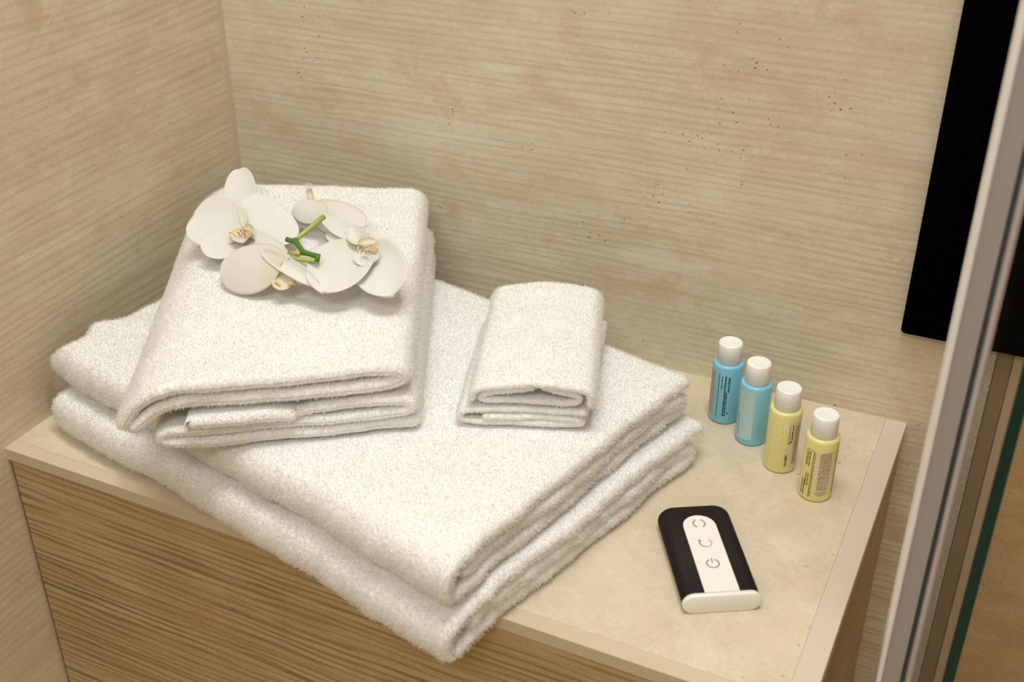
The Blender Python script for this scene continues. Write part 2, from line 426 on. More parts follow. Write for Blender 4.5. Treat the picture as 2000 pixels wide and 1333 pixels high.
def sheet(center, t, w0, w1, ds=0.003, seed=1, wave=0.0012, edge=0.003, thick=None, ext0=None, ext1=None):
    """a folded cloth sheet: centre line in (u, z), half-round edges, swept along w; local coords (u, w, z)"""
    c, s = resample(chaikin(center), ds)
    n = len(c)
    tan = np.gradient(c, axis=0); tan /= np.linalg.norm(tan, axis=1)[:, None]
    nor = np.c_[-tan[:, 1], tan[:, 0]]
    r = t / 2
    # outline loop: +side forward, tip, -side back, tip
    idx, side, ext = [], [], []
    for i in range(n): idx.append(i); side.append(1.0); ext.append(0)
    for a in np.linspace(0, PI, 7)[1:-1]: idx.append(n - 1); side.append(math.cos(a)); ext.append(math.sin(a))
    for i in range(n - 1, -1, -1): idx.append(i); side.append(-1.0); ext.append(0)
    for a in np.linspace(PI, 0, 7)[1:-1]: idx.append(0); side.append(math.cos(a)); ext.append(-math.sin(a))
    idx = np.array(idx); side = np.array(side); ext = np.array(ext); K = len(idx)
    E = 5
    th = np.linspace(0, PI / 2, E + 1)
    ws = [(w0, a, -1) for a in th[:-1]]
    m_ = max(4, int((w1 - w0 - 2 * r) / ds))
    rows = []
    for a in th: rows.append(('lo', a))
    for j in range(1, m_): rows.append(('mid', j / m_))
    for a in th[::-1]: rows.append(('hi', a))
    S = s[idx]
    e0 = w0 + edge * smooth_noise(S * 2.2, 0 * S + 0.3, seed + 11) + (ext0(S / s[-1]) if ext0 else 0)
    e1 = w1 + edge * smooth_noise(S * 2.2, 0 * S + 0.7, seed + 12) + (ext1(S / s[-1]) if ext1 else 0)
    V = []
    for kind, a in rows:
        if kind == 'lo': w = e0 + r * (1 - math.sin(a)); sc = math.cos(a)
        elif kind == 'hi': w = e1 - r * (1 - math.sin(a)); sc = math.cos(a)
        else: w = e0 + r + (e1 - e0 - 2 * r) * a; sc = 1.0
        if kind == 'lo' : sc = math.sin(a); w = e0 + r * (1 - math.cos(a))
        if kind == 'hi' : sc = math.sin(a); w = e1 - r * (1 - math.cos(a))
        sc = max(sc, 0.02)
        rr = r * (1 + 0.07 * smooth_noise(S * 3, w * 3, seed + 3))
        p = c[idx] + nor[idx] * (side * rr * sc)[:, None] + tan[idx] * (ext * rr * sc)[:, None]
        z = p[:, 1] + wave * smooth_noise(p[:, 0] * 1.4, w, seed) + 0.4 * wave * smooth_noise(S, w * 2, seed + 5)
        V.append(np.c_[p[:, 0], w * np.ones(K), z])
    R = len(V); V = np.concatenate(V)
    i, j = np.meshgrid(np.arange(R - 1), np.arange(K), indexing='ij')
    j2 = (j + 1) % K
    Q = np.stack([i * K + j, i * K + j2, (i + 1) * K + j2, (i + 1) * K + j], -1).reshape(-1, 4)
    return V, Q

def join(parts):
    Vs, Qs, o = [], [], 0
    for V, Q in parts: Vs.append(V); Qs.append(Q + o); o += len(V)
    return np.concatenate(Vs), np.concatenate(Qs)

ALL = []      # towels waiting for their pile: (object, V, Q, pile length, density)
def towel(name, parts, origin, au, aw, mat, label, cat, group, pile, dens, zfun=None, quad=None):
    """parts in local (u, w, z) -> world through the plan axes au, aw"""
    V, Q = join(parts)
    W = np.empty_like(V)
    W[:, 0] = origin[0] + V[:, 0] * au[0] + V[:, 1] * aw[0]
    W[:, 1] = origin[1] + V[:, 0] * au[1] + V[:, 1] * aw[1]
    W[:, 2] = origin[2] + V[:, 2]
    if quad is not None:               # not quite square: plan corners front left, front right, back right, back left
        q0, q1, q2, q3, lu, lw_ = quad
        a = (V[:, 0] / lu)[:, None]; b = (V[:, 1] / lw_)[:, None]
        W[:, :2] = (q0 * (1 - a) + q1 * a) * (1 - b) + (q3 * (1 - a) + q2 * a) * b
    W[:, 2] += 0.0017 * smooth_noise(W[:, 0] * 1.3, W[:, 1] * 1.3, 99) * np.clip((W[:, 2] - H) / 0.03, 0, 1)
    if zfun is not None: W = zfun(W, V)
    base = np.array([W[:, 0].mean(), W[:, 1].mean(), W[:, 2].min()])
    me = grid_mesh(name, W - base, Q)
    o = link_mesh(name, me, mat); o.location = base
    tag(o, label, cat, group)
    # outward normals
    a = W[Q[:, 2]] - W[Q[:, 0]]; b = W[Q[:, 3]] - W[Q[:, 1]]
    nr = np.cross(a, b); ar = np.linalg.norm(nr, axis=1); nr /= np.maximum(ar, 1e-12)[:, None]
    if me.polygons[len(Q) // 2].normal.dot(Vector(nr[len(Q) // 2])) < 0: nr = -nr
    ALL.append((o, W, Q, nr, ar / 2, base, pile, dens))
    return o

# --- two bath towels, one on the other, turned 14 degrees and jutting over the front edge
Fp = np.array([0.465, -0.424]); Rp = np.array([0.549, -0.130]); Lp = np.array([0.024, -0.330])
def axes(F, R, L):
    u = R - F; lu = np.linalg.norm(u); w = L - F; lw_ = np.linalg.norm(w)
    return u / lu, lu, w / lw_, lw_
aU, LU, aW, LW = axes(Fp, Rp, Lp)     # along the right-hand face, and along the front fold

def fold_lump(V):                 # the front fold is not ruler straight
    return 0.0032 * smooth_noise(V[:, 1] * 2.6, V[:, 1] * 0 + 0.2, 44) * np.exp(-V[:, 0] / 0.05)
def sag(W, V):
    W = W + np.c_[aU[0] * fold_lump(V), aU[1] * fold_lump(V), 0 * V[:, 0]]
    # the overhanging front corner settles a little over the bench edge
    over = np.clip(-0.375 - W[:, 1], 0, None)
    W[:, 2] -= 0.30 * over
    return W
low = [sheet([(0.030, .0190), (0.15, .0190), (0.25, .019), (0.288, .0185), (0.297, .014), (0.294, .0075), (0.27, .0065), (0.15, .0065), (0.03, .0065),
              (0.010, .0070), (0.0050, .013), (0.0050, .025), (0.010, .0312), (0.03, .0318), (0.15, .0318), (0.25, .032), (0.309, .0298)],
             0.0125, 0.0, LW, 0.0032, 21, 0.0003, 0.0040)]
bath_low = towel('bath_towel', low, (Fp[0], Fp[1], H + 0.0012), aU, aW, M_towel, 'thick white bath towel lying on the stone bench, lower of the two large ones', 'towel', 'folded bath towels', 0.0036, 1.0, sag)
Fu = np.array([0.463, -0.419]); Ru = np.array([0.536, -0.118]); Lu_ = np.array([0.016, -0.313])
bU, LUu, bW, LWu = axes(Fu, Ru, Lu_)
def up_ext(s): return 0.014 * np.exp(-((s - 0.655) / 0.012) ** 2) + 0.013 * np.exp(-((s - 0.715) / 0.014) ** 2)
up = [sheet([(0.026, .0185), (0.16, .0185), (0.27, .0185), (0.292, .018), (0.301, .0125), (0.297, .0065), (0.27, .0058), (0.15, .006), (0.03, .006),
             (0.011, .0063), (0.0060, .012), (0.0060, .024), (0.011, .0305), (0.03, .0312), (0.15, .0312), (0.25, .0312), (0.285, .030), (0.302, .0285)],
            0.0122, 0.002, LWu - 0.010, 0.0032, 37, 0.0003, 0.003, ext1=up_ext)]
def sag2(W, V):
    W = W + np.c_[aU[0] * fold_lump(V), aU[1] * fold_lump(V), 0 * V[:, 0]]
    over = np.clip(-0.375 - W[:, 1], 0, None)
    W[:, 2] -= 0.16 * over
    return W
bath_up = towel('bath_towel', up, (Fu[0], Fu[1], H + 0.0417), bU, bW, M_towel, 'thick white bath towel directly under the small folded towels, upper of the two large ones', 'towel', 'folded bath towels', 0.0036, 1.0, sag2)

# --- two hand towels under the orchids
HB = 0.0812
hFL = np.array([0.2070, -0.401]); hFR = np.array([0.3700, -0.289]); hBR = np.array([0.246, -0.034]); hBL = np.array([0.052, -0.110])
LHU = 0.197; LHW = 0.290
def puff(W, V):                      # the stack is fuller towards the wall
    W[:, 2] = H + HB + (W[:, 2] - H - HB) * (1 + 0.34 * np.clip(V[:, 1] / LHW, 0, 1.05) ** 1.3)
    return W
HQ = (hFL, hFR, hBR, hBL, LHU, LHW)
lowh = [sheet([(0.108, .0235), (0.122, .0258), (0.15, .0266), (0.182, .0262), (0.1925, .0235), (0.1925, .0180), (0.182, .0152), (0.13, .0150), (0.07, .0150), (0.025, .0152), (0.010, .0150), (0.004, .0110), (0.008, .0062), (0.03, .0050), (0.08, .0050), (0.15, .0050), (0.193, .0052)],
              0.0094, 0.0, LHW, 0.0028, 51, 0.0003, 0.003),
        sheet([(0.033, .0248), (0.06, .0262), (0.085, .0262), (0.102, .0236)], 0.0100, -0.005, LHW - 0.01, 0.0028, 57, 0.0003, 0.002)]
hand_low = towel('hand_towel', lowh, (0, 0, H + HB), (1, 0), (0, 1), M_towel, 'white hand towel with a woven hem showing, lower of the two under the orchids', 'towel', 'folded hand towels', 0.0030, 1.1, puff, HQ)
uph = [sheet([(-0.010, .0225), (-0.003, .0290), (0.008, .0370), (0.025, .0405), (0.05, .0405), (0.09, .0402), (0.13, .0400), (0.165, .0395), (0.183, .0420), (0.1885, .0472), (0.183, .0526), (0.165, .0533),
              (0.12, .0528), (0.08, .0530), (0.05, .0532), (0.025, .0530), (0.008, .0500), (-0.006, .0420), (-0.014, .0330), (-0.018, .0250)],
             0.0112, 0.0, LHW, 0.0028, 63, 0.0003, 0.002)]
hand_up = towel('hand_towel', uph, (0, 0, H + HB), (1, 0), (0, 1), M_towel, 'plump white hand towel directly beneath the white orchids, its left side sagging', 'towel', 'folded hand towels', 0.0032, 1.1, puff, HQ)
# woven hem band at the cut end of the lower hand towel
hem = [sheet([(0.0280, .0215), (0.0268, .0245), (0.0275, .0285), (0.0300, .0295)], 0.0014, -0.0055, 0.12, 0.0015, 3, 0.0, 0.0)]
V, Q = join(hem)
a = (V[:, 0] / LHU)[:, None]; b = (V[:, 1] / LHW)[:, None]
W = np.c_[(hFL * (1 - a) + hFR * a) * (1 - b) + (hBL * (1 - a) + hBR * a) * b, H + HB + V[:, 2]]
ho = link_mesh('hem', grid_mesh('hem', W - np.array(hand_low.location), Q), M_hem, hand_low)

# --- two washcloths
A2 = lambda *c: np.array(c)
def puff_w(W, V):
    W[:, 2] = H + HB + (W[:, 2] - H - HB) * (1 + 0.12 * np.clip(V[:, 1] / 0.15, 0, 1.05))
    return W
WQl = (A2(.392, -.272), A2(.489, -.236), A2(.453, -.102), A2(.350, -.140), 0.1035, 0.150)
loww = [sheet([(0.024, .0082), (0.05, .0085), (0.083, .0083), (0.095, .0078), (0.1000, .0055), (0.094, .0032), (0.05, .0030), (0.014, .0030), (0.004, .0042), (0.0035, .0108), (0.012, .0138), (0.04, .0143), (0.07, .0138), (0.099, .0148)],
              0.0052, 0.0, 0.150, 0.0022, 71, 0.0002, 0.002)]
wash_low = towel('washcloth', loww, (0, 0, H + HB), (1, 0), (0, 1), M_towel, 'small white washcloth, lower of the two stacked beside the hand towels', 'towel', 'folded washcloths', 0.0026, 1.4, puff_w, WQl)
WQu = (A2(.4060, -.267), A2(.4875, -.2375), A2(.4365, -.093), A2(.3560, -.121), 0.091, 0.150)
upw = [sheet([(0.047, .0150), (0.030, .0125), (0.012, .0098), (0.0050, .0070), (0.006, .0036), (0.02, .0028), (0.045, .0026), (0.070, .0030), (0.082, .0040), (0.0865, .0080), (0.082, .0120), (0.070, .0135), (0.056, .0165)], 0.0048, 0.002, 0.150, 0.0022, 83, 0.0002, 0.0015),
       sheet([(-0.001, .0060), (0.000, .0115), (0.006, .0148), (0.024, .0172), (0.045, .0208), (0.062, .0205), (0.080, .0180), (0.090, .0165), (0.0945, .0120), (0.0940, .0050)], 0.0060, 0.0, 0.150, 0.0022, 85, 0.0002, 0.0015)]
wash_up = towel('washcloth', upw, (0, 0, H + HB + 0.0188), (1, 0), (0, 1), M_towel, 'small white washcloth on top of the other one, its front edge arched', 'towel', 'folded washcloths', 0.0026, 1.4, puff_w, WQu)

# ------------------------------------------------------------------ toiletry bottles
M_cap = plain('white_plastic_cap', (0.94, 0.94, 0.945), 0.35)
M_blue = plain('sky_blue_plastic', (0.24, 0.61, 0.78), 0.28, coat=0.2)
M_yellow = plain('pale_yellow_plastic', (0.80, 0.75, 0.33), 0.30, coat=0.2)
M_ink_teal = plain('dark_teal_ink', (0.012, 0.075, 0.085), 0.5)
M_ink_olive = plain('olive_ink', (0.20, 0.15, 0.025), 0.5)
M_ink_black = plain('black_ink', (0.02, 0.015, 0.01), 0.5)
M_ink_brown = plain('brown_ink', (0.30, 0.20, 0.13), 0.5)
M_lab_silver = plain('silver_grey_label', (0.47, 0.66, 0.70), 0.45)
M_lab_grey = plain('grey_pink_label', (0.42, 0.38, 0.37), 0.45)
M_lab_beige = plain('beige_label', (0.72, 0.66, 0.42), 0.45)
M_dot = plain('olive_dot', (0.74, 0.69, 0.27), 0.45)
RB, RC = 0.0136, 0.0109
ZS = 1.13              # label heights follow the body height

def bent_patches(rects, r):
    """rects: (azimuth0, azimuth1, z0, z1) strips lying on a cylinder of radius r"""
    bm = bmesh.new()
    for a0, a1, z0, z1 in rects:
        z0, z1 = z0 * ZS, z1 * ZS
        n = max(1, int(abs(a1 - a0) / 0.12))
        lo = []; hi = []
        for i in range(n + 1):
            a = a0 + (a1 - a0) * i / n
            lo.append(bm.verts.new((r * math.cos(a), r * math.sin(a), z0))); hi.append(bm.verts.new((r * math.cos(a), r * math.sin(a), z1)))
        for i in range(n): bm.faces.new((lo[i], lo[i + 1], hi[i + 1], hi[i]))
    return bm

def micro_line(az, z0, z1, w, rnd, word=(0.0012, 0.0045), gap=0.0005):
    """one line of tiny lettering running up the bottle, broken into words"""
    out = []; z = z0
    while z < z1:
        L = min(rnd.uniform(*word), z1 - z)
        zz = z
        while zz < z + L - 0.00015:      # letters
            g = rnd.uniform(0.00028, 0.0006)
            hgt = w * rnd.uniform(0.8, 1.3)
            out.append((az - hgt / 2, az + hgt / 2, zz, min(zz + g, z + L))); zz += g + 0.00010
        z += L + gap
    return out

def bent_text(txt, size, az, zc, r, rnd=None):
    """a word set upright along the bottle, wrapped on the cylinder, reading upwards"""
    cu = bpy.data.curves.new('word', 'FONT'); cu.body = txt; cu.size = size; cu.align_x = 'CENTER'; cu.align_y = 'CENTER'; cu.offset = size * 0.02
    to = bpy.data.objects.new('word', cu); C.objects.link(to)
    dg = bpy.context.evaluated_depsgraph_get(); dg.update()
    me = bpy.data.meshes.new_from_object(to.evaluated_get(dg))
    bpy.data.objects.remove(to); bpy.data.curves.remove(cu)
    for v in me.vertices:
        x, y = v.co.x, v.co.y
        a = az - y / r                 # letter tops point to the left seen from outside
        v.co = (r * math.cos(a), r * math.sin(a), zc * ZS + x)
    return me

def add_mesh_to(bm, me):
    bm.from_mesh(me); bpy.data.meshes.remove(me)

def bottle(px, body_mat, label, group, decorate):
    g = at(px[0], px[1], 0)
    t = tag(empty('toiletry_bottle', (g.x, g.y, H)), label, 'bottle', group)
    prof = [(0, 0.0003), (RB - 0.0018, 0.0003), (RB - 0.0006, 0.0008), (RB, 0.0022), (RB, 0.0568), (RB - 0.0004, 0.0585), (RB - 0.0014, 0.0594), (RC + 0.0002, 0.0597), (RC - 0.001, 0.0597), (RC - 0.001, 0.061), (0, 0.061)]
    from_bm('body', lathe(prof, 64), body_mat, t, True)
    cp = [(RC - 0.0006, 0.0600), (RC, 0.0602), (RC - 0.0006, 0.0772), (RC - 0.0010, 0.0782), (RC - 0.0021, 0.0786), (RC - 0.0030, 0.0784), (0, 0.0784)]
    from_bm('cap', lathe(cp, 64), M_cap, t, True)
    va = math.atan2(CAM.y - g.y, CAM.x - g.x)      # azimuth facing the viewer
    decorate(t, va)
    return t
def ph(x): return math.asin(max(-1, min(1, x)))   # x across the visible half, -1 left edge .. +1 right edge (left = smaller azimuth)

def deco_blue1(t, va):
    r = random.Random(3)
    from_bm('side_label', bent_patches([(va + ph(-0.98), va + ph(-0.74), 0.007, 0.046)], RB + 0.00010), M_lab_grey, t)
    q = []
    q += micro_line(va + ph(-0.48), 0.0065, 0.0475, 0.05, r)
    q += micro_line(va + ph(-0.28), 0.0325, 0.0445, 0.05, r)
    q += micro_line(va + ph(-0.06), 0.0085, 0.0450, 0.10, r)
    q += micro_line(va + ph(0.06), 0.0085, 0.0300, 0.09, r)
    q += micro_line(va + ph(0.17), 0.0305, 0.0445, 0.11, r)
    q += [(va + ph(0.20), va + ph(0.27), 0.0100, 0.0120)]
    from_bm('printed_text', bent_patches(q, RB + 0.00015), M_ink_teal, t)
def deco_blue2(t, va):
    r = random.Random(5)
    from_bm('label', bent_patches([(va + ph(-0.90), va + ph(0.05), 0.006, 0.049)], RB + 0.00010), M_lab_silver, t)
    from_bm('printed_text', bent_patches(micro_line(va + ph(-0.82), 0.0085, 0.0270, 0.05, r), RB + 0.00018), M_ink_black, t)
def deco_yellow1(t, va):
    r = random.Random(7)
    from_bm('label', bent_patches([(va + ph(0.32), va + ph(0.95), 0.006, 0.0460)], RB + 0.00008), M_lab_beige, t)
    dots = []
    for i in range(6):
        for j in range(3):
            a = va + ph(-0.70 + 0.32 * j); z = 0.010 + 0.0068 * i + (0.0034 if j % 2 else 0)
            dots.append((a - 0.06, a + 0.06, z - 0.0008, z + 0.0008))
    from_bm('dot_pattern', bent_patches(dots, RB + 0.00006), M_dot, t)
    bm = bmesh.new()
    add_mesh_to(bm, bent_text('BALSAMO', 0.0026, va + ph(0.36), 0.0125, RB + 0.00018))
    from_bm('lettering', bm, M_ink_black, t)
    q = micro_line(va + ph(0.40), 0.0290, 0.0430, 0.05, r, (0.0006, 0.0008), 0.0006)
    q += micro_line(va + ph(0.56), 0.0310, 0.0435, 0.07, r)
    q += [(va + ph(0.40), va + ph(0.46), 0.0272, 0.0286), (va + ph(0.46), va + ph(0.52), 0.0280, 0.0290), (va + ph(0.52), va + ph(0.60), 0.0286, 0.0300)]
    q += [(va + ph(0.80) + 0.03 * i, va + ph(0.80) + 0.03 * i + 0.016, 0.0085, 0.0420) for i in range(0)]
    from_bm('printed_text', bent_patches(q, RB + 0.00018), M_ink_black, t)
    q = []
    for x in (0.74, 0.82, 0.89): q += micro_line(va + ph(x), 0.0085, 0.0430, 0.06, r)
    from_bm('small_print', bent_patches(q, RB + 0.00018), M_ink_olive, t)
def deco_yellow2(t, va):
    r = random.Random(9)
    from_bm('label', bent_patches([(va + ph(-0.18), va + ph(0.84), 0.008, 0.0440)], RB + 0.00008), M_lab_beige, t)
    q = [(va + ph(-0.36), va + ph(-0.31), 0.0040, 0.0440), (va + ph(-0.75), va + ph(-0.72), 0.030, 0.0440), (va + ph(-0.75), va + ph(-0.31), 0.0436, 0.0440), (va + ph(0.92), va + ph(0.95), 0.006, 0.0445)]
    for x in (-0.66, -0.54): q += micro_line(va + ph(x), 0.0300, 0.0425, 0.09, r)
    for x in (-0.62, -0.50): q += micro_line(va + ph(x), 0.0130, 0.0240, 0.08, r)
    for x in (-0.78, -0.66): q += micro_line(va + ph(x), 0.0045, 0.0180, 0.09, r)
    q += micro_line(va + ph(-0.25), 0.0050, 0.0430, 0.04, r)
    from_bm('printed_text', bent_patches(q, RB + 0.00015), M_ink_olive, t)
    q = []
    for i in range(6): q += micro_line(va + ph(0.10 + 0.105 * i), 0.0110, 0.0430 + 0.0006 * (i % 3), 0.06, r)
    for i, (a, b) in enumerate(((0.08, 0.62), (-0.02, 0.74), (0.05, 0.60), (0.20, 0.46))): q += [(va + ph(a), va + ph(b), 0.0094 - 0.0011 * i, 0.0098 - 0.0011 * i)]
    from_bm('small_print', bent_patches(q, RB + 0.00018), M_ink_brown, t)
bottle((1412, 814), M_blue, 'sky blue bottle with white cap nearest the towels, dark lettering facing us', 'toiletry bottles', deco_blue1)
bottle((1465, 856), M_blue, 'sky blue bottle with a plain silver-grey label, between a blue and a yellow bottle', 'toiletry bottles', deco_blue2)
bottle((1521, 908), M_yellow, 'yellow bottle with a dotted front, beside the blue bottles', 'toiletry bottles', deco_yellow1)
bottle((1590, 963), M_yellow, 'yellow bottle covered in small print, frontmost of the four bottles', 'toiletry bottles', deco_yellow2)

# ------------------------------------------------------------------ remote control
M_rblack = plain('dark_brown_black_plastic', (0.014, 0.009, 0.0085), 0.62, 0, 0.2)
M_rwhite = plain('white_plastic', (0.88, 0.85, 0.80), 0.35)
M_icon = plain('grey_icon_ink', (0.30, 0.28, 0.26), 0.5)
A = at(1333, 1175, 0.009); B = at(1485, 1169, 0.009)            # near end, left and right at mid height
Ctop = (at(1283, 1008, 0.009) + at(1418, 996, 0.009)) / 2
mid = (A + B) / 2
ry = (Ctop - mid); ry.z = 0; RLEN = ry.length; ry.normalize()
rzang = math.atan2(ry.y, ry.x) - PI / 2
rem = tag(empty('remote_control', (mid.x, mid.y, H), rzang), 'small black and white remote control lying on the stone bench top', 'remote control')
RW, RH_ = 0.0570, 0.0165
def stadium(w, h, n=10):
    r = h / 2; pts = []
    for cx, a0 in ((w / 2 - r, -PI / 2), (-w / 2 + r, PI / 2)):
        for i in range(n + 1):
            a = a0 + PI * i / n
            pts.append((cx + r * math.cos(a), r * math.sin(a)))
    return pts
def loft(rings):
    bm = bmesh.new(); R = [[bm.verts.new(p) for p in ring] for ring in rings]
    for a, b in zip(R, R[1:]):
        n = len(a)
        for i in range(n): bm.faces.new((a[i], a[(i + 1) % n], b[(i + 1) % n], b[i]))
    bm.faces.new(R[0][::-1]); bm.faces.new(R[-1])
    return bm
rings = []
Rc = 0.008
ys = [0.0] + [RLEN - Rc * 1.0 + Rc * math.sin(a) for a in np.linspace(0, PI / 2, 9)]
ins_ = [0.0] + [Rc * (1 - math.cos(a)) for a in np.linspace(0, PI / 2, 9)]
for y, d in zip(ys, ins_):
    hh = RH_ - 2 * d * 0.18
    rings.append([(x, y, RH_ / 2 + z) for x, z in stadium(RW - 2 * d, hh)])
from_bm('body', loft(rings), M_rblack, rem, True)
# white end cap, slightly proud of the body all round
cap_r = []
for y, gz in ((0.0, 0.0006), (-0.0022, 0.0006), (-0.0032, 0.0002), (-0.0036, -0.0006)):
    cap_r.append([(x, y, RH_ / 2 + z) for x, z in stadium(RW + 2 * gz - 0.0002, RH_ + 2 * gz - 0.0008)])
from_bm('end_cap', loft(cap_r), M_rwhite, rem, True)
# white key strip with a round far end
pw = 0.0255; pl = RLEN - 0.0135
poly = [(-pw / 2, 0.0)] + [(pw / 2, 0.0)] + [(pw / 2 * math.cos(a), pl - pw / 2 + pw / 2 * math.sin(a)) for a in np.linspace(0, PI, 25)]
def poly_slab(poly, z0, z1):
    return bm_prism(poly, z0, z1)
kp = from_bm('key_strip', poly_slab(poly, RH_ - 0.002, RH_ + 0.0006), M_rwhite, rem)
def ring_arcs(arcs, r0, r1):
    bm = bmesh.new()
    for a0, a1 in arcs:
        n = max(2, int((a1 - a0) / 0.15)); i_, o_ = [], []
        for i in range(n + 1):
            a = a0 + (a1 - a0) * i / n
            i_.append(bm.verts.new((r0 * math.cos(a), r0 * math.sin(a), 0))); o_.append(bm.verts.new((r1 * math.cos(a), r1 * math.sin(a), 0)))
        for i in range(n): bm.faces.new((i_[i], o_[i], o_[i + 1], i_[i + 1]))
    return bm
def D(x): return math.radians(x)
def icon(yf, bm):
    o = from_bm('icon', bm, M_icon, kp); o.location = (0, yf * RLEN, RH_ + 0.00075); return o
R0, R1 = 0.0040, 0.0051
bm = ring_arcs([(D(-65), D(65)), (D(115), D(245))], R0, R1)
icon(0.765, bm)
bm = ring_arcs([(D(140), D(258))] + [(D(262 + i * 26), D(262 + i * 26 + 15)) for i in range(6)], R0, R1)
for v in [(-0.0046, 0.0020), (-0.0026, 0.0046), (-0.0050, 0.0046)]: pass
tri = [bm.verts.new((x, y, 0)) for x, y in ((-0.0052, 0.0022), (-0.0026, 0.0026), (-0.0046, 0.0044))]; bm.faces.new(tri)
icon(0.535, bm)
bm = ring_arcs([(D(115), D(425))], R0, R1)
q = [bm.verts.new((x, y, 0)) for x, y in ((-0.0005, 0.0005), (0.0005, 0.0005), (0.0005, 0.0056), (-0.0005, 0.0056))]; bm.faces.new(q)
icon(0.300, bm)

# ------------------------------------------------------------------ orchid spray
def petal_mat(name, base, core):
    mt, nt, b = new_mat(name); k = NB(nt)
    co = k.node('ShaderNodeTexCoord').outputs['UV']
    sx = k.node('ShaderNodeSeparateXYZ'); k.link(co, sx.inputs[0])
    colr = k.ramp(sx.outputs[0], [(0.0, core), (0.35, base), (1.0, base)])
    vein = k.noise(k.mapping(co, (2, 60, 1)), 1.0, 3)
    k.link(colr, b.inputs['Base Color'])
    b.inputs['Roughness'].default_value = 0.45; b.inputs['Specular IOR Level'].default_value = 0.3
    bu = k.node('ShaderNodeBump'); bu.inputs['Strength'].default_value = 0.15; bu.inputs['Distance'].default_value = 0.0006
    k.link(vein, bu.inputs['Height']); k.link(bu.outputs[0], b.inputs['Normal'])
    tr = k.node('ShaderNodeBsdfTranslucent'); k.link(colr, tr.inputs['Color'])
    mx = k.node('ShaderNodeMixShader'); mx.inputs[0].default_value = 0.30
    out = nt.nodes['Material Output']; nt.links.remove(out.inputs['Surface'].links[0])
    k.link(b.outputs[0], mx.inputs[1]); k.link(tr.outputs[0], mx.inputs[2]); k.link(mx.outputs[0], out.inputs['Surface'])
    return mt
M_petal = petal_mat('orchid_petal', (0.91, 0.90, 0.87), (0.85, 0.85, 0.72))
M_back = petal_mat('orchid_petal_back', (0.88, 0.865, 0.82), (0.80, 0.80, 0.58))
M_lip = petal_mat('orchid_lip', (0.86, 0.82, 0.70), (0.85, 0.66, 0.20))
M_lipy = plain('yellow_lip', (0.85, 0.55, 0.12), 0.5)
M_purple = plain('purple_speckles', (0.30, 0.07, 0.11), 0.5)
M_stem = plain('dark_green_stem', (0.075, 0.20, 0.02), 0.4)
M_pedicel = plain('light_green_pedicel', (0.42, 0.52, 0.12), 0.45)

def petal_mesh(base, tip, width, up, shape=(0.35, 1.3), cup=0.15, curl=0.0, ruffle=0.0, seed=0, nS=30, nT=22, fold=0.0, thick=0.0005):
    """petal from base to tip; outline width profile w(s) ~ s^a (1-s)^b; cupped towards up"""
    base, tip, up = Vector(base), Vector(tip), Vector(up)
    ax = tip - base; L = ax.length; ax.normalize()
    side = ax.cross(up).normalized(); nrm = side.cross(ax).normalized()
    a, bb = shape
    ss = (1 - np.cos(np.linspace(0, PI, nS + 1))) / 2
    prof = np.power(np.clip(ss, 0.0, 1), a) * np.power(np.clip(1 - ss, 0, 1), bb); prof /= prof.max()
    prof = np.maximum(prof, 0.10 * (1 - ss))
    V, UV = [], []
    for i, s in enumerate(ss):
        # rounded tip: let the last rows bunch up
        for j in range(nT + 1):
            t = -1 + 2 * j / nT
            h = cup * L * (t * t) * prof[i] - curl * L * s * s + fold * L * abs(t) * prof[i]
            h += ruffle * L * math.sin(3.1 * t + 5 * s + seed) * s * (0.4 + 0.6 * abs(t))
            p = base + ax * (L * s) + side * (t * width / 2 * prof[i]) + nrm * h
            V.append(p); UV.append((s, (t + 1) / 2))
    Q = []
    n1 = nT + 1
    for i in range(nS):
        for j in range(nT):
            Q.append((i * n1 + j, i * n1 + j + 1, (i + 1) * n1 + j + 1, (i + 1) * n1 + j))
    me = bpy.data.meshes.new('petal'); me.from_pydata([tuple(v) for v in V], [], Q)
    uvl = me.uv_layers.new(name='UVMap')
    for lp in me.loops: uvl.data[lp.index].uv = UV[lp.vertex_index]
    me.update()
    return me

def tube(pts, radii, n=10):
    bm = bmesh.new(); rings = []
    pts = [Vector(p) for p in pts]
    for i, p in enumerate(pts):
        d = (pts[min(i + 1, len(pts) - 1)] - pts[max(i - 1, 0)]).normalized()
        s1 = d.cross(Vector((0.3, 0.2, 1))).normalized(); s2 = d.cross(s1)
        rings.append([bm.verts.new(p + (s1 * math.cos(2 * PI * k / n) + s2 * math.sin(2 * PI * k / n)) * radii[i]) for k in range(n)])
    for a, b in zip(rings, rings[1:]):
        for k in range(n): bm.faces.new((a[k], a[(k + 1) % n], b[(k + 1) % n], b[k]))
    bm.faces.new(rings[0][::-1]); bm.faces.new(rings[-1])
    return bm

